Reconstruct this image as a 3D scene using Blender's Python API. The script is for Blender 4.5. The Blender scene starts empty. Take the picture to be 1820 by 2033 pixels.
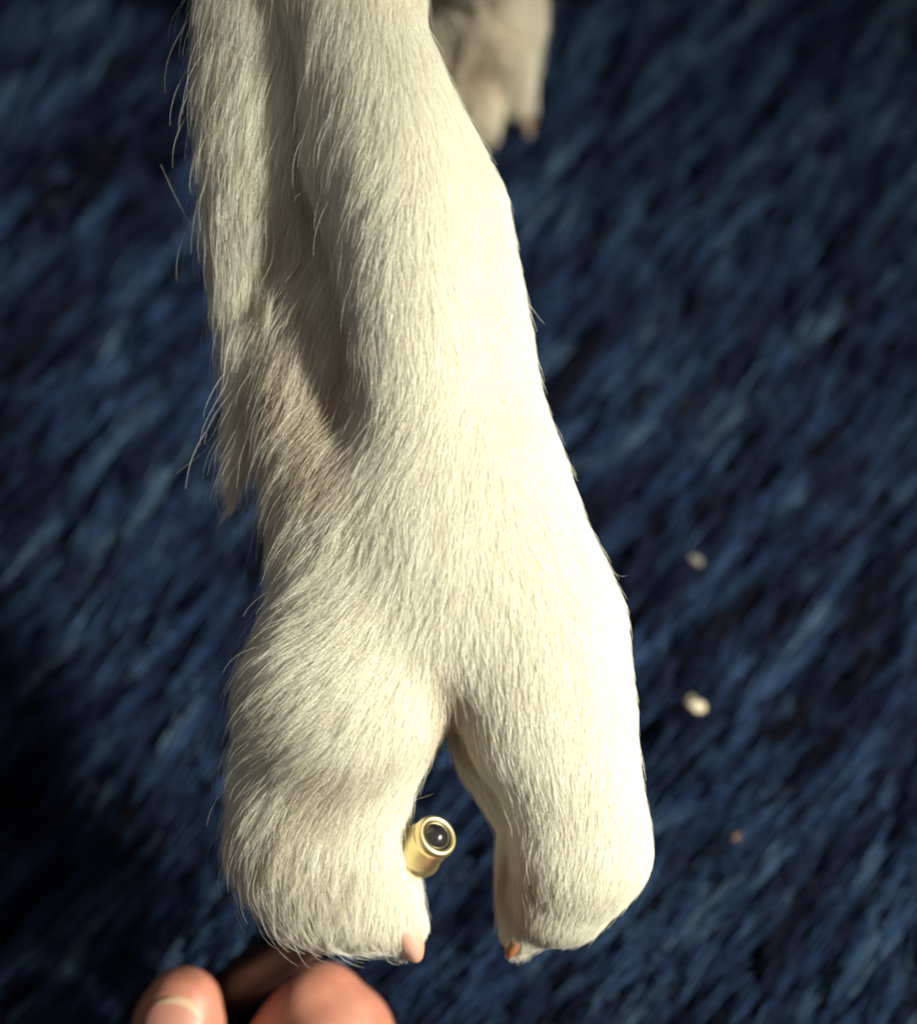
import bpy, math
import numpy as np
from mathutils import Vector, Matrix, kdtree

rng = np.random.default_rng(7)
sc = bpy.context.scene
COL = sc.collection

# ------------------------------------------------------------------ frame of reference
# Real size, metres. The leg is modelled in a working plane whose unit is 0.0846 mm.
K = 0.154 / 1820.0
TILT = math.radians(22)
DIST = 0.450
RIGHT = np.array([1.0, 0.0, 0.0])
UP = np.array([0.0, math.cos(TILT), math.sin(TILT)])
FWD = np.array([0.0, -math.sin(TILT), math.cos(TILT)])       # towards the viewer
FLOOR_GAP = 0.112
ORIGIN = np.array([0.0, 0.0, FLOOR_GAP * math.cos(TILT)])


def to_world(p):
    """(x right, y down, d towards viewer) in drawing units -> metres"""
    p = np.asarray(p, dtype=np.float64)
    u = (p[..., 0] - 910) * K
    v = (1016.5 - p[..., 1]) * K
    d = p[..., 2] * K
    return ORIGIN + u[..., None] * RIGHT + v[..., None] * UP + d[..., None] * FWD


def away(x, y, d):
    """drawing coordinates of a spot that is d units behind (or before) the working plane"""
    f = 1 - d * K / DIST
    return (910 + (x - 910) * f, 1016.5 + (y - 1016.5) * f, d)


# ------------------------------------------------------------------ camera
cam_data = bpy.data.cameras.new('camera')
cam = bpy.data.objects.new('camera', cam_data)
COL.objects.link(cam)
cam.matrix_world = Matrix((
    (RIGHT[0], UP[0], FWD[0], (ORIGIN + FWD * DIST)[0]),
    (RIGHT[1], UP[1], FWD[1], (ORIGIN + FWD * DIST)[1]),
    (RIGHT[2], UP[2], FWD[2], (ORIGIN + FWD * DIST)[2]),
    (0, 0, 0, 1)))
cam_data.sensor_fit = 'VERTICAL'
cam_data.sensor_height = 36
cam_data.lens = 36 * DIST / (2033 * K)
cam_data.clip_start = 0.01
cam_data.clip_end = 20
cam_data.dof.use_dof = True
cam_data.dof.focus_distance = DIST - 0.004
cam_data.dof.aperture_fstop = 7.2
cam_data.dof.aperture_blades = 6
sc.camera = cam

# ------------------------------------------------------------------ light
world = bpy.data.worlds.new('World')
sc.world = world
world.use_nodes = True
bg = world.node_tree.nodes['Background']
wn = world.node_tree
wtc = wn.nodes.new('ShaderNodeTexCoord')
wsep = wn.nodes.new('ShaderNodeSeparateXYZ')
wn.links.new(wtc.outputs['Generated'], wsep.inputs[0])
wmap = wn.nodes.new('ShaderNodeMapRange')            # bright ceiling, dim low walls
wmap.inputs[1].default_value = 0.2
wmap.inputs[2].default_value = 1.0
wmap.inputs[3].default_value = 0.01
wmap.inputs[4].default_value = 0.33
wn.links.new(wsep.outputs['Z'], wmap.inputs[0])
wn.links.new(wmap.outputs[0], bg.inputs['Strength'])
bg.inputs['Color'].default_value = (0.97, 0.97, 0.97, 1)

LDIR = np.array([0.735, 0.10, 0.65])
LDIR = LDIR / np.linalg.norm(LDIR)
lvec = LDIR[0] * RIGHT + LDIR[1] * UP + LDIR[2] * FWD
target = to_world(np.array([1760, 1200, -300.0]))
lpos = target + lvec * 1.1
lamp_data = bpy.data.lights.new('lamp', 'SPOT')
lamp = bpy.data.objects.new('lamp', lamp_data)
COL.objects.link(lamp)
lamp.location = lpos
lamp.rotation_euler = Vector(-lvec).to_track_quat('-Z', 'Y').to_euler()
lamp_data.energy = 186
lamp_data.color = (1.0, 0.99, 0.86)
lamp_data.shadow_soft_size = 0.06
lamp_data.spot_size = math.radians(18.8)
lamp_data.spot_blend = 1.0

sc.view_settings.view_transform = 'Standard'
sc.view_settings.look = 'None'
sc.view_settings.exposure = 0.0
sc.view_settings.gamma = 1.0
sc.view_settings.use_curve_mapping = False
sc.render.engine = 'CYCLES'
sc.cycles.use_denoising = True
sc.cycles.max_bounces = 9
sc.cycles.transmission_bounces = 9
sc.cycles.diffuse_bounces = 6
sc.cycles.glossy_bounces = 8
sc.cycles.filter_width = 1.9
try:
    sc.cycles_curves.shape = 'RIBBONS'
    sc.cycles_curves.subdivisions = 2
except Exception:
    pass


# ------------------------------------------------------------------ materials
def mat(name):
    m = bpy.data.materials.new(name)
    m.use_nodes = True
    nt = m.node_tree
    return m, nt, nt.nodes['Principled BSDF']


def node(nt, kind, **kw):
    n = nt.nodes.new(kind)
    for k, v in kw.items():
        setattr(n, k, v)
    return n


def ramp(nt, stops):
    r = node(nt, 'ShaderNodeValToRGB')
    el = r.color_ramp.elements
    while len(el) < len(stops):
        el.new(0.5)
    for e, (p, c) in zip(el, stops):
        e.position = p
        e.color = (*c, 1)
    return r


def hair_material(name, white, tan, rough=0.5):
    m, nt, b = mat(name)
    out = nt.nodes['Material Output']
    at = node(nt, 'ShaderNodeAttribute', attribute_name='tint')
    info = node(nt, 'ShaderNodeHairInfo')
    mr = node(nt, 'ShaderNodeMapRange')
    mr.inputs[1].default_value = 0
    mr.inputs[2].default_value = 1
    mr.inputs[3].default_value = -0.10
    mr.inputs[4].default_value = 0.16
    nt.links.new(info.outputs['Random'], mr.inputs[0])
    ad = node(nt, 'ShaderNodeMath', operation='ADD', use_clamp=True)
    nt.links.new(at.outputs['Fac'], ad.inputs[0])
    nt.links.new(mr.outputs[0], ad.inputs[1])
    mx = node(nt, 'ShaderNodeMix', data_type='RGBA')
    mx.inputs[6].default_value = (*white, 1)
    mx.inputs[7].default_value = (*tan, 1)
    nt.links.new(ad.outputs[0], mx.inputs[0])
    nt.links.new(mx.outputs[2], b.inputs['Base Color'])
    b.inputs['Roughness'].default_value = rough
    b.inputs['Specular IOR Level'].default_value = 0.3
    tl = node(nt, 'ShaderNodeBsdfTranslucent')
    nt.links.new(mx.outputs[2], tl.inputs['Color'])
    ms = node(nt, 'ShaderNodeMixShader')
    ms.inputs[0].default_value = 0.42
    nt.links.new(b.outputs[0], ms.inputs[1])
    nt.links.new(tl.outputs[0], ms.inputs[2])
    nt.links.new(ms.outputs[0], out.inputs['Surface'])
    return m


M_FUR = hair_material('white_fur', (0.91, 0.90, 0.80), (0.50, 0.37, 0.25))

M_SKIN, nt, b = mat('dog_skin')
b.inputs['Base Color'].default_value = (0.74, 0.62, 0.48, 1)
b.inputs['Roughness'].default_value = 0.8

M_CLAW, nt, b = mat('pink_claw')
n = node(nt, 'ShaderNodeTexNoise')
n.inputs['Scale'].default_value = 900
r = ramp(nt, [(0.3, (0.50, 0.25, 0.17)), (0.7, (0.60, 0.36, 0.27))])
nt.links.new(n.outputs['Fac'], r.inputs[0])
nt.links.new(r.outputs[0], b.inputs['Base Color'])
b.inputs['Roughness'].default_value = 0.42
b.inputs['Subsurface Weight'].default_value = 0.3
b.inputs['Subsurface Scale'].default_value = 0.001

M_CLAW2, nt, b = mat('brown_claw')
b.inputs['Base Color'].default_value = (0.26, 0.10, 0.035, 1)
b.inputs['Roughness'].default_value = 0.4

M_HAND, nt, b = mat('human_skin')
tc = node(nt, 'ShaderNodeTexCoord')
n = node(nt, 'ShaderNodeTexNoise')
n.inputs['Scale'].default_value = 120
n.inputs['Detail'].default_value = 5
nt.links.new(tc.outputs['Object'], n.inputs['Vector'])
r = ramp(nt, [(0.30, (0.36, 0.135, 0.085)), (0.70, (0.50, 0.215, 0.145))])
nt.links.new(n.outputs['Fac'], r.inputs[0])
nt.links.new(r.outputs[0], b.inputs['Base Color'])
b.inputs['Roughness'].default_value = 0.45
b.inputs['Subsurface Weight'].default_value = 0.35
b.inputs['Subsurface Scale'].default_value = 0.002
b.inputs['Subsurface Radius'].default_value = (1.0, 0.35, 0.15)
w = node(nt, 'ShaderNodeTexWave')
w.inputs['Scale'].default_value = 420
w.inputs['Distortion'].default_value = 6
w.inputs['Detail'].default_value = 2
nt.links.new(tc.outputs['Object'], w.inputs['Vector'])
bp = node(nt, 'ShaderNodeBump')
bp.inputs['Strength'].default_value = 0.14
bp.inputs['Distance'].default_value = 0.0002
nt.links.new(w.outputs['Fac'], bp.inputs['Height'])
nt.links.new(bp.outputs[0], b.inputs['Normal'])

M_NAIL, nt, b = mat('finger_nail')
b.inputs['Base Color'].default_value = (0.40, 0.17, 0.12, 1)
b.inputs['Roughness'].default_value = 0.5
b.inputs['Coat Weight'].default_value = 0.1
b.inputs['Coat Roughness'].default_value = 0.25
M_NAILTIP, nt, b = mat('finger_nail_edge')
b.inputs['Base Color'].default_value = (0.46, 0.31, 0.20, 1)
b.inputs['Roughness'].default_value = 0.35

M_BRASS, nt, b = mat('polished_brass')
n = node(nt, 'ShaderNodeTexNoise')
n.inputs['Scale'].default_value = 500
n.inputs['Detail'].default_value = 4
r = ramp(nt, [(0.3, (0.86, 0.68, 0.34)), (0.75, (0.95, 0.80, 0.48))])
nt.links.new(n.outputs['Fac'], r.inputs[0])
nt.links.new(r.outputs[0], b.inputs['Base Color'])
b.inputs['Metallic'].default_value = 1.0
b.inputs['Roughness'].default_value = 0.42

M_LENS, nt, b = mat('black_glass')
b.inputs['Base Color'].default_value = (0.012, 0.012, 0.012, 1)
b.inputs['Roughness'].default_value = 0.12
b.inputs['Coat Weight'].default_value = 1.0
b.inputs['Coat Roughness'].default_value = 0.2

M_BARREL, nt, b = mat('dark_brown_enamel')
n = node(nt, 'ShaderNodeTexNoise')
n.inputs['Scale'].default_value = 200
r = ramp(nt, [(0.3, (0.008, 0.005, 0.005)), (0.7, (0.016, 0.008, 0.007))])
nt.links.new(n.outputs['Fac'], r.inputs[0])
nt.links.new(r.outputs[0], b.inputs['Base Color'])
b.inputs['Roughness'].default_value = 0.42

M_BASE, nt, b = mat('carpet_backing')
b.inputs['Base Color'].default_value = (0.012, 0.014, 0.022, 1)
b.inputs['Roughness'].default_value = 1.0
n = node(nt, 'ShaderNodeTexNoise')
n.inputs['Scale'].default_value = 350
r = ramp(nt, [(0.35, (0.003, 0.004, 0.008)), (0.7, (0.008, 0.012, 0.024))])
nt.links.new(n.outputs['Fac'], r.inputs[0])
nt.links.new(r.outputs[0], b.inputs['Base Color'])

M_PILE, nt, b = mat('blue_carpet_yarn')
at = node(nt, 'ShaderNodeAttribute', attribute_name='tint')
r = ramp(nt, [(0.0, (0.003, 0.003, 0.008)), (0.30, (0.006, 0.010, 0.030)), (0.60, (0.012, 0.027, 0.066)),
              (0.88, (0.026, 0.054, 0.108)), (1.0, (0.050, 0.085, 0.130))])
nt.links.new(at.outputs['Fac'], r.inputs[0])
nt.links.new(r.outputs[0], b.inputs['Base Color'])
b.inputs['Roughness'].default_value = 0.75
b.inputs['Specular IOR Level'].default_value = 0.08


def crumb_material(name, c):
    m, nt, b = mat(name)
    n = node(nt, 'ShaderNodeTexNoise')
    n.inputs['Scale'].default_value = 1500
    r = ramp(nt, [(0.3, tuple(x * 0.75 for x in c)), (0.7, c)])
    nt.links.new(n.outputs['Fac'], r.inputs[0])
    nt.links.new(r.outputs[0], b.inputs['Base Color'])
    b.inputs['Roughness'].default_value = 0.8
    return m


# ------------------------------------------------------------------ helpers
def link(o, parent=None):
    COL.objects.link(o)
    if parent is not None:
        o.parent = parent
        o.matrix_parent_inverse = Matrix.Translation(-Vector(parent_base(parent)))
    return o


def parent_base(p):
    return np.array(p.location) if p.type == 'EMPTY' else np.zeros(3)


def mesh_obj(name, verts, faces, material, parent=None, smooth=True, mats=None, fmat=None):
    me = bpy.data.meshes.new(name)
    me.from_pydata([tuple(v) for v in np.asarray(verts, dtype=float)], [], [tuple(int(i) for i in f) for f in faces])
    for m in (mats or [material]):
        me.materials.append(m)
    if fmat is not None:
        me.polygons.foreach_set('material_index', np.asarray(fmat, dtype=np.int32))
    me.polygons.foreach_set('use_smooth', np.full(len(me.polygons), smooth))
    me.update()
    return link(bpy.data.objects.new(name, me), parent)


def empty(name, loc, label, cat):
    o = bpy.data.objects.new(name, None)
    o.location = loc
    o.empty_display_size = 0.01
    COL.objects.link(o)
    o['label'] = label
    o['category'] = cat
    return o


def tag(o, label, cat, group=None):
    o['label'] = label
    o['category'] = cat
    if group:
        o['group'] = group
    return o


def curves_obj(name, pts, radii, tint, material, parent=None):
    """pts (N, n, 3) world, radii (N, n), tint (N,)"""
    N, n = pts.shape[:2]
    cu = bpy.data.hair_curves.new(name)
    cu.add_curves([n] * N)
    cu.attributes['position'].data.foreach_set('vector', np.ascontiguousarray(pts, dtype=np.float32).ravel())
    ra = cu.attributes.get('radius') or cu.attributes.new('radius', 'FLOAT', 'POINT')
    ra.data.foreach_set('value', np.ascontiguousarray(radii, dtype=np.float32).ravel())
    ta = cu.attributes.new('tint', 'FLOAT', 'CURVE')
    ta.data.foreach_set('value', np.ascontiguousarray(tint, dtype=np.float32))
    cu.materials.append(material)
    return link(bpy.data.objects.new(name, cu), parent)


def smin(a, b, k):
    h = np.clip(0.5 + 0.5 * (b - a) / k, 0, 1)
    return b + (a - b) * h - k * h * (1 - h)


def chain_sdf(P, chain, s):
    """rounded cones along a chain of (x, y, d, r); s flattens the depth"""
    F = None
    for (x0, y0, d0, r0), (x1, y1, d1, r1) in zip(chain[:-1], chain[1:]):
        a = np.array([x0, y0, d0 / s], np.float32)
        ba = np.array([x1, y1, d1 / s], np.float32) - a
        q = P - a
        t = np.clip((q @ ba) / max(float(ba @ ba), 1e-6), 0, 1)
        f = np.sqrt(((q - t[..., None] * ba) ** 2).sum(-1)) - (r0 + (r1 - r0) * t)
        F = f if F is None else np.minimum(F, f)
    return F


class Field:
    """a body: smooth union of chains sampled on a grid"""

    def __init__(self, lo, hi, h, parts, s=1.0):
        self.lo = np.array(lo, float)
        self.h = float(h)
        n = [int((b - a) / h) + 2 for a, b in zip(lo, hi)]
        ax = [np.arange(m, dtype=np.float32) * h + a for m, a in zip(n, lo)]
        G = np.stack(np.meshgrid(*ax, indexing='ij'), -1).astype(np.float32)
        Q = G.copy()
        Q[..., 2] /= s
        F = None
        for chain, k in parts:
            f = chain_sdf(Q, chain, s)
            F = f if F is None else smin(F, f, k)
        # light smoothing
        for _ in range(2):
            for axis in range(3):
                F = 0.5 * F + 0.25 * (np.roll(F, 1, axis) + np.roll(F, -1, axis))
        for axis in range(3):
            sl = [slice(None)] * 3
            for e in (0, -1):
                sl[axis] = e
                F[tuple(sl)] = np.maximum(F[tuple(sl)], 1.0)
        self.F = F
        gx = np.gradient(F, h)
        g = np.stack(gx, -1)
        self.gn = np.linalg.norm(g, axis=-1)
        self.g = g

    def sample(self, P):
        x = (P - self.lo) / self.h
        n = np.array(self.F.shape)
        x = np.clip(x, 0, n - 1.001)
        i = x.astype(int)
        f = x - i
        val = 0
        gr = 0
        for c in range(8):
            o = np.array([c & 1, (c >> 1) & 1, (c >> 2) & 1])
            wgt = np.prod(np.where(o, f, 1 - f), axis=1)
            j = i + o
            val = val + wgt * self.F[j[:, 0], j[:, 1], j[:, 2]]
            gr = gr + wgt[:, None] * self.g[j[:, 0], j[:, 1], j[:, 2]]
        L = np.linalg.norm(gr, axis=1)
        L = np.maximum(L, 1e-3)
        return val / L, gr / L[:, None]

    def mesh(self):
        F = self.F
        S = F < 0
        c0 = S[:-1, :-1, :-1]
        allin = c0.copy()
        anyin = c0.copy()
        corners = [(a, b, c) for a in (0, 1) for b in (0, 1) for c in (0, 1)]
        n = F.shape
        for a, b, c in corners[1:]:
            v = S[a:n[0] - 1 + a, b:n[1] - 1 + b, c:n[2] - 1 + c]
            allin &= v
            anyin |= v
        act = np.argwhere(anyin & ~allin)
        idx = -np.ones(c0.shape, int)
        idx[act[:, 0], act[:, 1], act[:, 2]] = np.arange(len(act))
        acc = np.zeros((len(act), 3))
        cnt = np.zeros(len(act))
        for i1 in range(8):
            for i2 in range(i1 + 1, 8):
                p, q = np.array(corners[i1]), np.array(corners[i2])
                if np.abs(p - q).sum() != 1:
                    continue
                a = F[tuple((act + p).T)]
                b = F[tuple((act + q).T)]
                m = (a < 0) != (b < 0)
                t = np.where(m, a / np.where(m, a - b, 1), 0)
                acc += np.where(m[:, None], p + t[:, None] * (q - p), 0)
                cnt += m
        V = self.lo + (act + acc / cnt[:, None]) * self.h
        faces = []
        for axis in range(3):
            sl0 = [slice(None)] * 3
            sl1 = [slice(None)] * 3
            sl0[axis] = slice(0, -1)
            sl1[axis] = slice(1, None)
            A, B = S[tuple(sl0)], S[tuple(sl1)]
            e = np.argwhere(A != B)
            u, w = (axis + 1) % 3, (axis + 2) % 3
            ok = (e[:, u] > 0) & (e[:, w] > 0) & (e[:, u] < n[u] - 1) & (e[:, w] < n[w] - 1)
            e = e[ok]
            flip = A[tuple(e.T)]
            q = []
            for du, dw in ((-1, -1), (0, -1), (0, 0), (-1, 0)):
                c = e.copy()
                c[:, u] += du
                c[:, w] += dw
                q.append(idx[tuple(c.T)])
            q = np.stack(q, 1)
            q[~flip] = q[~flip][:, ::-1]
            faces.append(q)
        Fc = np.concatenate(faces)
        Fc = Fc[(Fc >= 0).all(1)]
        # the drawing frame has y down: turn the faces round
        return V, Fc[:, ::-1]


def scatter(V, Q, N, dens):
    """N random points on the quads, weighted by area and dens(centre, normal)"""
    a, b, c, d = (V[Q[:, i]] for i in range(4))
    cr = np.cross(c - a, d - b)
    area = np.linalg.norm(cr, axis=1) * 0.5
    cen = (a + b + c + d) / 4
    wgt = area * dens(cen)
    f = rng.choice(len(Q), N, p=wgt / wgt.sum())
    s, t = rng.random((2, N))
    return ((1 - s) * (1 - t))[:, None] * a[f] + (s * (1 - t))[:, None] * b[f] + (s * t)[:, None] * c[f] + ((1 - s) * t)[:, None] * d[f]


def vnoise(P, scale, seed):
    """cheap smooth value noise of 2-3D points, -1..1"""
    r = np.random.default_rng(seed)
    tab = r.random((32, 32, 32)) * 2 - 1
    x = P / scale + 100
    i = np.floor(x).astype(int)
    f = x - i
    f = f * f * (3 - 2 * f)
    out = 0
    for c in range(8):
        o = np.array([c & 1, (c >> 1) & 1, (c >> 2) & 1])
        j = (i + o) % 32
        out = out + np.prod(np.where(o, f, 1 - f), axis=1) * tab[j[:, 0], j[:, 1], j[:, 2]]
    return out


def guide_field(guides, sigma):
    g = np.array(guides, float)
    dirs = g[:, 2:4] / np.linalg.norm(g[:, 2:4], axis=1)[:, None]

    def ev(P):
        d2 = ((P[:, None, :2] - g[None, :, :2]) ** 2).sum(-1)
        wgt = np.exp(-d2 / (2 * sigma * sigma)) + 1e-9 / (1 + d2)
        wgt /= wgt.sum(1, keepdims=True)
        return wgt @ dirs, wgt @ g[:, 4:]
    return ev


def ev_chunks(ev, P, step=40000):
    o = [ev(P[i:i + step]) for i in range(0, len(P), step)]
    return np.concatenate([x[0] for x in o]), np.concatenate([x[1] for x in o])


def groom(field, roots, ev, npts=8, len_jit=0.3, clump_n=4000, clump=0.75, lift=0.13, wave=0.05, inertia=0.55, seed=1):
    """grow a lying coat from the roots; returns (N, npts, 3) in drawing units"""
    r = np.random.default_rng(seed)
    roots = np.concatenate([roots[r.permutation(len(roots))[:clump_n]], roots])   # clump leaders come first
    N = len(roots)
    D2, ex = ev_chunks(ev, roots)
    L = ex[:, 0] * (1 + len_jit * r.normal(size=N)).clip(0.35, 1.7)
    ang = 0.26 * vnoise(roots, 130, seed + 5) + 0.16 * vnoise(roots, 45, seed + 6) + 0.10 * r.normal(size=N)
    P = roots.copy()
    pts = [P.copy()]
    prev = None
    hj = (lift(roots) if callable(lift) else lift) * L * np.exp(0.35 * r.normal(size=N)) + 3
    guard = (r.random(N) < 0.05) & (np.arange(N) >= clump_n)
    hj = hj * np.where(guard, 1.8, 1.0)
    ca, sa = np.cos(ang), np.sin(ang)
    ph = r.random(N) * 6.28
    for k in range(1, npts):
        t = k / (npts - 1)
        val, nn = field.sample(P)
        d2, _ = ev_chunks(ev, P)
        d2 = np.stack([ca * d2[:, 0] - sa * d2[:, 1], sa * d2[:, 0] + ca * d2[:, 1]], 1)
        d = np.concatenate([d2, np.zeros((N, 1))], 1)
        d = d - (d * nn).sum(1)[:, None] * nn
        dl = np.linalg.norm(d, axis=1)
        d = d / np.maximum(dl, 0.25)[:, None]
        if prev is not None:
            d = inertia * prev + (1 - inertia) * d
            d /= np.maximum(np.linalg.norm(d, axis=1), 1e-6)[:, None]
        side = np.cross(nn, d)
        P = P + d * (L / (npts - 1))[:, None] + side * (wave * L / (npts - 1) * np.sin(ph + 5 * t))[:, None]
        val, nn = field.sample(P)
        hh = hj * (1 - (1 - t) ** 1.7)
        push = np.where(val < hh, (hh - val), 0.45 * (hh - val) * (1 - t))
        P = P + nn * push[:, None]
        pr = P - pts[-1]
        prev = pr / np.maximum(np.linalg.norm(pr, axis=1), 1e-6)[:, None]
        pts.append(P.copy())
    pts = np.stack(pts, 1)
    G = pts[:clump_n]
    H = pts[clump_n:]
    kd = kdtree.KDTree(clump_n)
    for i in range(clump_n):
        kd.insert(G[i, 0], i)
    kd.balance()
    near = np.fromiter((kd.find(p)[1] for p in H[:, 0]), int, len(H))
    t = np.linspace(0, 1, npts)
    ck = (clump(H[:, 0]) if callable(clump) else clump) * np.exp(0.4 * r.normal(size=len(H))).clip(0.2, 1.25)
    wgt = np.clip(ck[:, None] * (t[None] ** 1.2), 0, 0.95) * np.where(guard[clump_n:], 0.3, 1.0)[:, None]
    # follow the leader only along the reach of this strand
    H2 = H + (G[near] + (H[:, :1] - G[near][:, :1]) * 0.35 - H) * wgt[..., None]
    return H2, near


def taper(N, n, r0, tip=0.12, jit=0.25, seed=3):
    r = np.random.default_rng(seed)
    t = np.linspace(0, 1, n)
    prof = (1 - (1 - tip) * t ** 1.6)
    return r0 * (1 + jit * r.normal(size=(N, 1))).clip(0.4, 1.8) * prof[None]


# ------------------------------------------------------------------ carpet
def build_carpet():
    S = 1.2
    nseg = 60
    g = np.linspace(-S, S, nseg)
    X, Y = np.meshgrid(g, g, indexing='ij')
    V = np.stack([X, Y, np.zeros_like(X)], -1).reshape(-1, 3)
    f = [(i * nseg + j, (i + 1) * nseg + j, (i + 1) * nseg + j + 1, i * nseg + j + 1) for i in range(nseg - 1) for j in range(nseg - 1)]
    carpet = mesh_obj('carpet', V, f, M_BASE)
    carpet['kind'] = 'structure'
    carpet['label'] = 'dark blue streaky carpet under the dog'
    # tufts: each a small bundle of yarn fibres, lying in diagonal rows
    cx, cy = 0.01, 0.05
    hx, hy = 0.25, 0.25
    lay = math.radians(50)
    a = np.array([math.cos(lay), math.sin(lay)])
    bdir = np.array([-a[1], a[0]])
    R = 0.36
    rows = np.arange(-R, R, 0.0019)
    cols = np.arange(-R, R, 0.0066)
    A, B = np.meshgrid(cols, rows)
    A = A + (np.arange(len(rows))[:, None] % 2) * 0.003
    A = A.ravel() + rng.normal(size=A.size) * 0.0016
    B = B.ravel() + rng.normal(size=B.size) * 0.0008
    xy = A[:, None] * a + B[:, None] * bdir + np.array([cx, cy])
    keep = (abs(xy[:, 0] - cx) < hx) & (abs(xy[:, 1] - cy) < hy)
    xy, A, B = xy[keep], A[keep], B[keep]
    T = len(xy)
    p3 = np.stack([A * 0.15, B, np.zeros(T)], 1)
    tone = 0.45 + 0.50 * vnoise(p3, 0.0021, 21) + 0.22 * vnoise(p3, 0.010, 22) + 0.15 * rng.normal(size=T)
    height = 0.0052 + 0.0030 * vnoise(p3, 0.0024, 23) + 0.0007 * rng.normal(size=T)
    lean = 0.0120 + 0.0028 * rng.normal(size=T)
    ang = 0.09 * rng.normal(size=T) + 0.16 * vnoise(np.stack([xy[:, 0], xy[:, 1], 0 * A], 1), 0.02, 24)
    dirx = np.cos(ang)[:, None] * a + np.sin(ang)[:, None] * bdir
    m = 10
    n = 5
    N = T * m
    base = np.repeat(xy, m, 0) + rng.normal(size=(N, 2)) * 0.0004
    dd = np.repeat(dirx, m, 0) + rng.normal(size=(N, 2)) * 0.07
    hh = np.repeat(height, m) * (1 + 0.12 * rng.normal(size=N))
    ll = np.repeat(lean, m) * (1 + 0.2 * rng.normal(size=N))
    t = np.linspace(0, 1, n)
    pts = np.zeros((N, n, 3))
    spread = rng.normal(size=(N, 2)) * 0.0003
    pts[..., :2] = base[:, None] + dd[:, None] * (ll[:, None] * t[None] ** 1.5)[..., None] + spread[:, None] * t[None, :, None]
    pts[..., 2] = np.maximum(hh, 0.0012)[:, None] * np.sin(t * 1.45)[None]
    tint = np.repeat(tone, m) + 0.05 * rng.normal(size=N)
    rad = taper(N, n, 0.00017, tip=0.55)
    pile = curves_obj('pile', pts, rad, np.clip(tint, 0, 1), M_PILE, carpet)
    pile['kind'] = 'stuff'
    return carpet


carpet = build_carpet()

# ------------------------------------------------------------------ the dog
paw_base = to_world(np.array([880, 1850, -200.0]))
dog = empty('dog', paw_base, 'white furred dog, its two-toed foreleg held out over the carpet', 'dog')


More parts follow.
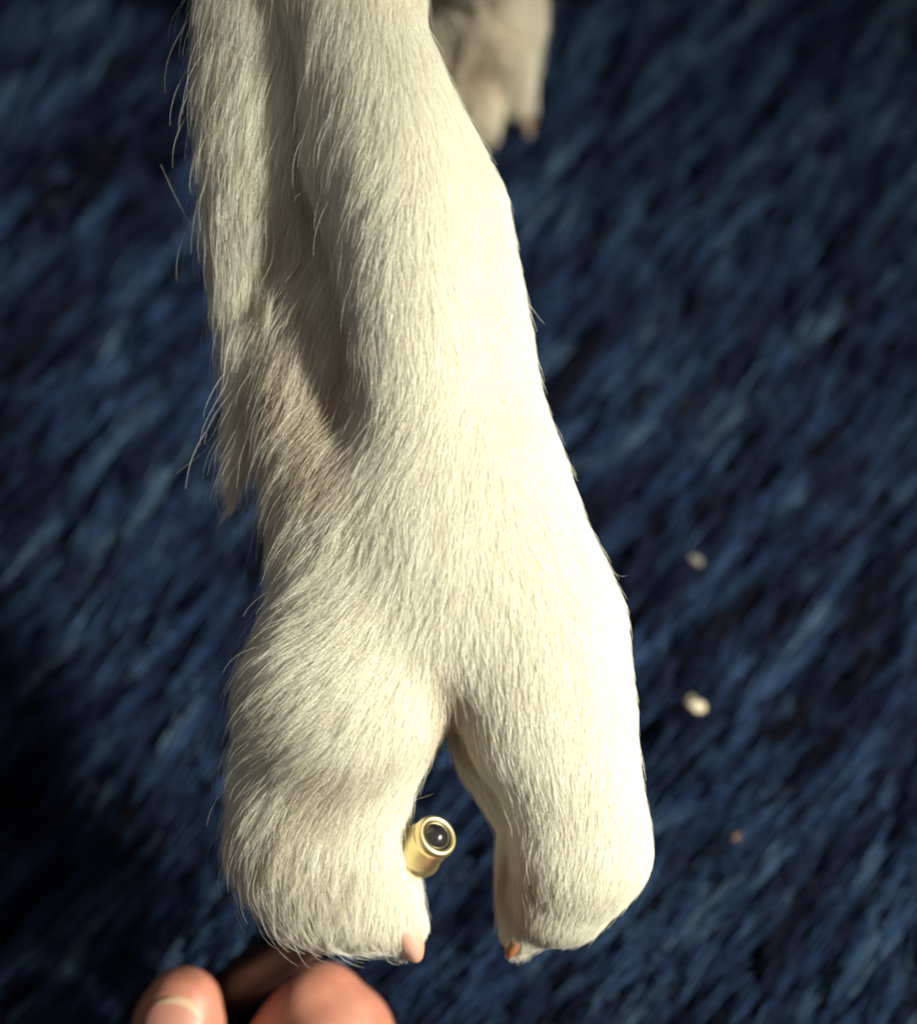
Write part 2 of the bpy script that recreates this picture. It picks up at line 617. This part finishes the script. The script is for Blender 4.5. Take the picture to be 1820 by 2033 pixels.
def build_foreleg():
    parts = [
        # front ridge, from above the frame down to the right toe
        ([(640, -760, 40, 190), (670, -200, 0, 170), (722, 85, -25, 118), (776, 300, -30, 162), (834, 430, -35, 172),
          (872, 600, -35, 167), (900, 800, -30, 173), (917, 950, -15, 203), (965, 1110, -5, 208), (1045, 1260, 5, 198),
          (1092, 1420, 5, 168), (1154, 1600, -10, 124), (1158, 1690, -30, 126)], 60),
        # bony ridge along the front
        ([(700, -300, 40, 90), (726, 60, 40, 92), (772, 250, 66, 104), (808, 450, 78, 112), (826, 650, 76, 112), (838, 830, 60, 116), (850, 1000, 30, 118)], 70),
        # shelf on the inner side of the right toe
        ([(902, 1400, -70, 30), (950, 1520, -85, 38), (1038, 1650, -110, 42), (1032, 1760, -115, 42), (1028, 1862, -112, 32)], 70),
        # right toe tip
        ([(1156, 1690, -30, 126), (1122, 1782, -65, 100), (1052, 1866, -92, 34)], 40),
        # left toe
        ([(712, 1060, -30, 138), (712, 1230, -5, 166), (682, 1400, 5, 184)], 70),
        ([(680, 1400, 5, 182), (645, 1530, -45, 164)], 50),
        ([(640, 1560, -50, 164), (622, 1675, -38, 154), (642, 1728, -65, 136)], 34),
        ([(655, 1722, -60, 136), (735, 1796, -80, 98), (790, 1850, -95, 56)], 60),
        # outer side of the pastern
        ([(620, 500, -110, 55), (612, 640, -90, 105), (624, 780, -70, 120), (658, 930, -40, 122), (700, 1080, -25, 140)], 42),
        # filling of the web between the toes
        ([(740, 860, -40, 70), (790, 1000, 0, 130), (850, 1120, 35, 140), (868, 1230, 40, 112), (872, 1320, 5, 62)], 100),
        # feathered rear edge of the leg
        ([(520, -760, -60, 150), (512, -100, -85, 108), (506, 120, -85, 104), (508, 320, -90, 98), (502, 500, -98, 76),
          (496, 680, -95, 44), (490, 830, -85, 24), (470, 962, -80, 8)], 22),
        # rear of the leg, deep in the groove
        ([(600, -760, -180, 120), (610, 100, -185, 105), (640, 400, -185, 105), (640, 900, -170, 100)], 30),
        # heel of the paw behind
        ([(670, 900, -150, 90), (690, 1120, -150, 90), (660, 1350, -150, 110)], 60),
    ]
    fld = Field((240, -800, -330), (1340, 1960, 290), 10, parts, 0.74)
    V, Q = fld.mesh()
    leg = mesh_obj('foreleg', to_world(V), Q, M_SKIN, dog)
    guides = [  # x, y, direction x, y, length
        (470, -300, -.2, 1, 120), (700, -300, -.1, 1, 90), (470, 120, -.30, 1, 130), (620, 120, -.35, 1, 130), (720, 120, -.3, 1, 100),
        (820, 150, .2, 1, 60), (450, 300, -.05, 1, 130), (450, 450, .05, 1, 130), (500, 650, -.05, 1, 120), (480, 800, -.2, 1, 150), (470, 930, -.42, 1, 185),
        (560, 330, -.25, 1, 130), (620, 280, -.35, 1, 130), (650, 450, -.30, 1, 120), (720, 300, -.25, 1, 95), (600, 620, -.4, 1, 115),
        (580, 740, -.6, 1, 110), (545, 880, -.8, 1, 105), (640, 880, -.6, 1, 100), (560, 1020, -.9, 1, 90), (660, 1050, -.7, 1, 85),
        (720, 740, -.15, 1, 90), (730, 930, -.4, 1, 80), (770, 1100, -.35, 1, 66), (550, 1220, -1.2, 1, 95), (680, 1240, -.75, 1, 80),
        (820, 1250, -.05, 1, 58), (490, 1430, -1.3, 1, 95), (620, 1430, -1.2, 1, 88), (740, 1430, -.8, 1, 72), (835, 1430, -.3, 1, 55),
        (470, 1600, -.9, 1, 105), (600, 1580, -.9, 1, 105), (740, 1580, -.55, 1, 85), (800, 1640, -.1, 1, 55), (460, 1740, -.05, 1, 95),
        (580, 1740, -.35, 1, 105), (720, 1740, -.1, 1, 85), (540, 1810, .5, 1, 75), (640, 1850, .3, 1, 64), (740, 1870, .2, 1, 56),
        (815, 1830, .22, 1, 30), (795, 1880, .1, 1, 22),
        (900, 300, .35, 1, 58), (880, 500, .05, 1, 60), (1000, 480, .2, 1, 50), (860, 760, -.08, 1, 60), (1020, 780, .15, 1, 48),
        (880, 1040, .02, 1, 58), (1080, 1060, .3, 1, 48), (960, 1260, .2, 1, 62), (1150, 1280, .2, 1, 48), (905, 1400, .35, 1, 90), (945, 1520, .5, 1, 100), (1010, 1640, 0, 1, 90),
        (990, 1480, .25, 1, 78), (1180, 1520, .08, 1, 48), (1060, 1640, 0, 1, 78), (1200, 1690, .02, 1, 55), (1040, 1780, -.35, 1, 80),
        (1140, 1800, -.3, 1, 66), (1220, 1770, -.12, 1, 60), (1052, 1870, -.35, 1, 52), (1010, 1880, -.1, 1, 26),
    ]
    ev = guide_field(guides, 75)

    def dens(c):
        _, nn = fld.sample(c)
        w = np.where(nn[:, 2] > -0.25, 1.0, 0.2)
        w = w * np.where(c[:, 1] < 20, 0.35, 1.0)
        w = w * np.where((c[:, 0] < 512) & (c[:, 1] > 560) & (c[:, 1] < 1010), 1.4, 1.0)
        w = w * np.where((c[:, 0] > 880) & (c[:, 0] < 1110) & (c[:, 1] > 1380), 1.7, 1.0)
        return w * np.where(c[:, 1] < -300, 0.3, 1.0)

    N = 235000
    roots = scatter(V, Q, N, dens)
    pts, near = groom(fld, roots, ev, npts=8, clump_n=9000, clump=lambda P: 0.14 + 0.52 / (1 + np.exp((P[:, 0] - 740 - 0.06 * (P[:, 1] - 900)) / 50)), lift=lambda P: 0.042 + 0.098 / (1 + np.exp((P[:, 0] - 740 - 0.06 * (P[:, 1] - 900)) / 60)), wave=0.12, seed=11)
    x, y = roots[:, 0], roots[:, 1]

    def blob(cx, cy, sx, sy, rot=0.0):
        c, s = math.cos(rot), math.sin(rot)
        dx, dy = x - cx, y - cy
        a, b = c * dx + s * dy, -s * dx + c * dy
        return np.exp(-(a / sx) ** 2 - (b / sy) ** 2)
    tan = (0.26 * blob(690, 740, 42, 230) + 0.40 * blob(620, 800, 110, 220) + 0.34 * blob(560, 480, 70, 160)  # tan hair mixed with painted shade: left side, toe dip, inner right toe
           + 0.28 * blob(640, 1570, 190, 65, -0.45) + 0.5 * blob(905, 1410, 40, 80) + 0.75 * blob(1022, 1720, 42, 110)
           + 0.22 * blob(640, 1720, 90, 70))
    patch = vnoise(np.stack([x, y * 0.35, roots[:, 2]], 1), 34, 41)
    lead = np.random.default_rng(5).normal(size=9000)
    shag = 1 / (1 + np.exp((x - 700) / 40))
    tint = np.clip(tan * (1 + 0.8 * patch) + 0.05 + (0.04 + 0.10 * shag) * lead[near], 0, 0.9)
    rad = taper(N, 8, 0.000033, tip=0.3)
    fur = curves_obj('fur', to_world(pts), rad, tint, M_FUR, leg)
    fur['kind'] = 'stuff'
    # long loose strands on the shaded edge
    loose = []
    def strand(*p):
        p = np.array(p, float)
        t = np.linspace(0, len(p) - 1, 8)
        i = np.minimum(t.astype(int), len(p) - 2)
        f = (t - i)[:, None]
        q = p[i] * (1 - f) + p[i + 1] * f
        q[1:-1] = 0.5 * q[1:-1] + 0.25 * (q[:-2] + q[2:])
        loose.append(q)
    strand((470, 480, -60), (410, 485, -80), (360, 425, -80), (312, 318, -70))
    strand((470, 820, -60), (440, 850, -70), (395, 900, -70), (345, 938, -60))
    strand((430, 420, -80), (400, 455, -85), (385, 520, -85), (425, 585, -90))
    strand((1040, 590, -20), (1060, 615, -20), (1070, 630, -20), (1082, 642, -20))
    strand((830, 1480, -60), (845, 1505, -50), (855, 1520, -45), (862, 1535, -40))
    strand((810, 1600, -60), (828, 1590, -40), (845, 1585, -30), (860, 1578, -20))
    strand((1200, 1120, -20), (1220, 1140, -20), (1236, 1146, -20), (1246, 1143, -20))
    L = np.stack(loose)
    lo = curves_obj('loose_hair', to_world(L), taper(len(L), 8, 0.000032, tip=0.4), np.full(len(L), 0.1), M_FUR, leg)
    lo['kind'] = 'stuff'
    return leg, fld


def claw(name, spine, material, parent, flat=0.8, nseg=12):
    """curved tapering claw; spine of (x, y, d, r) in drawing units"""
    sp = np.array(spine, float)
    t = np.linspace(0, len(sp) - 1, 10)
    i = np.minimum(t.astype(int), len(sp) - 2)
    f = (t - i)[:, None]
    c = sp[i] * (1 - f) + sp[i + 1] * f
    V, F = [], []
    for j, (x, y, d, r) in enumerate(c):
        a = c[min(j + 1, len(c) - 1), :3] - c[max(j - 1, 0), :3]
        a /= np.linalg.norm(a)
        s = np.cross(a, [0, 0, 1.0])
        s /= max(np.linalg.norm(s), 1e-6)
        n = np.cross(s, a)
        for q in range(nseg):
            th = 2 * math.pi * q / nseg
            V.append(np.array([x, y, d]) + r * (flat * math.cos(th) * s + math.sin(th) * n))
    for j in range(len(c) - 1):
        for q in range(nseg):
            q2 = (q + 1) % nseg
            F.append((j * nseg + q, j * nseg + q2, (j + 1) * nseg + q2, (j + 1) * nseg + q))
    F.append(tuple(range(nseg))[::-1])
    F.append(tuple((len(c) - 1) * nseg + q for q in range(nseg)))
    return mesh_obj(name, to_world(np.array(V)), F, material, parent)


leg, leg_field = build_foreleg()
c1 = claw('claw', [(785, 1820, -80, 40), (804, 1866, -84, 40), (818, 1896, -94, 32), (824, 1916, -104, 20), (826, 1925, -110, 7)], M_CLAW, leg)
c1['label'] = 'short pink claw of the left toe'
c2 = claw('claw', [(1044, 1850, -88, 17), (1026, 1886, -86, 17), (1014, 1908, -90, 12), (1009, 1919, -96, 4)], M_CLAW2, leg)
c2['label'] = 'small brown claw of the right toe'


def build_other_paw():
    D = -1560
    k = 1 - D * K / DIST

    def A(x, y, dd, r):
        q = away(x, y, D)
        return (q[0], q[1], D + dd, r * k)
    # straight up from the floor, in drawing axes (y is down)
    upv = np.array([0, -math.sin(TILT), math.cos(TILT)])
    b0 = np.array(A(950, -20, 60, 1)[:3])
    legc = [tuple(b0 + upv * h) + (r,) for h, r in ((0, 135), (300, 140), (700, 150), (1100, 165))]
    parts = [
        (legc, 60),
        ([A(890, 10, 20, 95), A(915, 120, 10, 75), A(950, 215, -30, 44), A(972, 272, -70, 18)], 40),
        ([A(985, 0, 30, 80), A(1010, 110, 10, 52), A(1035, 190, -40, 28), A(1045, 230, -70, 14)], 30),
        ([A(900, 60, 60, 70), A(960, 60, 70, 90), A(1000, 40, 60, 70)], 50),
    ]
    allp = np.array([p for c, _ in parts for p in c])
    lo = allp[:, :3].min(0) - 230
    hi = allp[:, :3].max(0) + 230
    fld = Field(lo, hi, 16, parts, 1.0)
    V, Q = fld.mesh()
    paw = mesh_obj('standing_leg', to_world(V), Q, M_SKIN, dog)
    paw['label'] = 'blurred pale paw standing on the carpet behind'
    g = []
    for x, y, dx, dy, L in ((880, -150, 0, 1, 90), (1020, -150, 0, 1, 90), (900, 60, .1, 1, 80), (1020, 60, .15, 1, 80), (950, 180, .3, 1, 60), (1040, 190, .1, 1, 60), (975, 260, .2, 1, 45)):
        q = away(x, y, D)
        g.append((q[0], q[1], dx, dy, L))
    ev = guide_field(g, 140)
    N = 24000
    roots = scatter(V, Q, N, lambda c: np.ones(len(c)))
    pts, near = groom(fld, roots, ev, npts=6, clump_n=1500, clump=0.6, lift=0.12, seed=31)
    x = roots[:, 0]
    y = roots[:, 1]
    c = away(945, 110, D)
    tint = 0.32 + 0.35 * np.exp(-((x - c[0]) / 90) ** 2 - ((y - c[1]) / 130) ** 2) + 0.1 * rng.normal(size=N)
    fur = curves_obj('fur', to_world(pts), taper(N, 6, 0.00010, tip=0.3), np.clip(tint, 0, 0.8), M_FUR, paw)
    fur['kind'] = 'stuff'
    s = [A(1042, 215, -55, 15), A(1050, 250, -90, 13), A(1056, 272, -120, 4)]
    claw('claw', s, M_CLAW2, paw)
    s = [A(968, 262, -65, 16), A(978, 290, -95, 12), A(984, 306, -120, 4)]
    claw('claw', s, M_CLAW2, paw)
    return paw


build_other_paw()

# ------------------------------------------------------------------ pen
TIP = np.array([868, 1660, -10.0])
HANDLE = np.array(away(492, 1942, -600))
PAX = (TIP - HANDLE) / np.linalg.norm(TIP - HANDLE)


def lathe(name, prof, material, parent, nseg=40, cap0=False, cap1=False):
    """prof: (distance behind the tip, radius) in drawing units, turned about the pen's axis"""
    s = np.cross(PAX, [0, 0, 1.0])
    s /= np.linalg.norm(s)
    n = np.cross(s, PAX)
    V, F = [], []
    for l, r in prof:
        for q in range(nseg):
            th = 2 * math.pi * q / nseg
            V.append(TIP - PAX * l + r * (math.cos(th) * s + math.sin(th) * n))
    for j in range(len(prof) - 1):
        for q in range(nseg):
            q2 = (q + 1) % nseg
            F.append((j * nseg + q, (j + 1) * nseg + q, (j + 1) * nseg + q2, j * nseg + q2))
    if cap0:
        F.append(tuple(range(nseg)))
    if cap1:
        F.append(tuple((len(prof) - 1) * nseg + q for q in range(nseg))[::-1])
    return mesh_obj(name, to_world(np.array(V)), F, material, parent)


PEN_LEN = 1080
pen_end = to_world(TIP - PAX * PEN_LEN)
pen = empty('pen', pen_end, 'dark brown pen with brass tip, held in the fingers under the left toe', 'pen')
lathe('barrel', [(92, 44), (96, 48), (150, 52), (300, 55), (800, 56), (1040, 54), (1070, 42), (1080, 20)], M_BARREL, pen, cap0=True, cap1=True)
fer = lathe('ferrule', [(8, 30), (3, 31), (-1, 32), (-4, 36), (-3, 41), (2, 44), (9, 45.5), (14, 45), (17, 43), (22, 43.5), (70, 51), (74, 52), (77, 55),
                        (84, 57), (91, 55), (95, 48), (95, 20)], M_BRASS, pen)
lathe('lens', [(-16, 0.5), (-15.3, 6), (-13, 12), (-9, 19), (-3, 26), (2, 30.5), (12, 31.5)], M_LENS, pen, cap0=True)

# ------------------------------------------------------------------ hand
def build_hand():
    D = -590

    def A(x, y, dd, r):
        q = away(x, y, D)
        return (q[0], q[1], D + dd + 0.44 * max(0, y - 2040), r * 1.11)
    palm = [A(470, 2750, -60, 230), A(560, 2950, -60, 240), A(600, 3500, -40, 220)]
    thumb = [A(372, 1982, 70, 76), A(362, 2025, 70, 93), A(350, 2130, 60, 98), A(335, 2330, 40, 96), A(360, 2520, 0, 120), A(430, 2760, -50, 150)]
    index = [A(540, 2130, -30, 88), A(590, 2050, 20, 88), A(640, 1996, 50, 96), A(672, 2050, 60, 116), A(700, 2200, 40, 124), A(690, 2420, 0, 120), A(600, 2760, -50, 140)]
    middle = [A(560, 2270, -120, 85), A(640, 2180, -110, 90), A(760, 2200, -70, 98), A(800, 2420, -60, 112), A(690, 2790, -70, 140)]
    ring = [A(600, 2420, -150, 82), A(700, 2340, -140, 88), A(850, 2380, -100, 95), A(860, 2560, -90, 105), A(730, 2850, -80, 130)]
    little = [A(660, 2560, -150, 70), A(760, 2500, -140, 76), A(880, 2560, -110, 82), A(880, 2700, -100, 90), A(740, 2930, -80, 120)]
    parts = [(palm, 40), (thumb, 60), (index, 26), (middle, 22), (ring, 22), (little, 22)]
    allp = np.array([p for c, _ in parts for p in c])
    lo = allp[:, :3].min(0) - 280
    hi = allp[:, :3].max(0) + 280
    fld = Field(lo, hi, 13, parts, 1.0)
    V, Q = fld.mesh()
    hand = mesh_obj('person', to_world(V), Q, M_HAND)
    tag(hand, 'bare hand at the lower edge, thumb and bent finger gripping the dark pen', 'person')
    # thumb nail: a curved plate on the viewer side, its free edge towards the tip
    ctr = np.array(A(364, 2002, 0, 1)[:3])
    axis = np.array([0.30, -1.0, 0.0])
    axis /= np.linalg.norm(axis)
    side = np.array([axis[1], -axis[0], 0.0])
    nu, nv = 18, 22
    P = []
    for j in range(nv):
        b = j / (nv - 1)
        l = -135 + 190 * b
        half = 66 * (1 - 0.30 * max(0, (b - 0.72) / 0.28) ** 2) * min(1, 0.8 + b)
        for i in range(nu):
            a = (i / (nu - 1)) * 2 - 1
            ll = l - (26 * a * a if b > 0.5 else 0) * ((b - 0.5) * 2 if b > 0.5 else 0)
            P.append(ctr + axis * ll + side * (a * half))
    P = np.array(P)
    P[:, 2] = D + 260
    for _ in range(30):
        val, nn = fld.sample(P)
        P[:, 2] -= (val - 4) * 0.7
    edge = np.array([0 if j < nv - 3 else 1 for j in range(nv - 1) for i in range(nu - 1)])
    F = [(j * nu + i, j * nu + i + 1, (j + 1) * nu + i + 1, (j + 1) * nu + i) for j in range(nv - 1) for i in range(nu - 1)]
    nail = mesh_obj('nail', to_world(P), F, None, hand, mats=[M_NAIL, M_NAILTIP], fmat=edge)
    md = nail.modifiers.new('thick', 'SOLIDIFY')
    md.thickness = 0.0005
    md.offset = 0
    return hand


build_hand()

# ------------------------------------------------------------------ crumbs on the carpet
def crumb(x, y, size, material, label, seed):
    # on the pile, along the sight line through (x, y)
    eye = ORIGIN + FWD * DIST
    p = to_world(np.array([x, y, 0.0]))
    ray = p - eye
    s = (0.0075 - eye[2]) / ray[2]
    c = eye + ray * s
    r = np.random.default_rng(seed)
    import bmesh
    bm = bmesh.new()
    bmesh.ops.create_icosphere(bm, subdivisions=2, radius=1)
    me = bpy.data.meshes.new('crumb')
    bm.to_mesh(me)
    bm.free()
    co = np.zeros(len(me.vertices) * 3)
    me.vertices.foreach_get('co', co)
    co = co.reshape(-1, 3)
    co *= (1 + 0.22 * vnoise(co, 0.7, seed) + 0.05 * r.normal(size=len(co)))[:, None]
    co *= np.array(size)
    me.vertices.foreach_set('co', co.ravel())
    me.materials.append(material)
    o = bpy.data.objects.new('crumb', me)
    o.location = c
    o.rotation_euler = (0.2, 0.1, r.random() * 3)
    COL.objects.link(o)
    return tag(o, label, 'crumb', 'crumbs lying on the carpet')


crumb(1378, 1398, (0.0021, 0.0016, 0.0013), crumb_material('cream_crumb', (0.50, 0.42, 0.29)), 'largest cream crumb on the carpet, level with the cleft between the toes', 3)
crumb(1380, 1113, (0.0011, 0.0017, 0.0009), crumb_material('grey_crumb', (0.12, 0.11, 0.095)), 'dull beige crumb on the carpet, farthest up beside the leg', 4)
crumb(1461, 1664, (0.0012, 0.0011, 0.0009), crumb_material('tan_crumb', (0.14, 0.08, 0.06)), 'small reddish brown crumb on the carpet right of the right toe', 5)
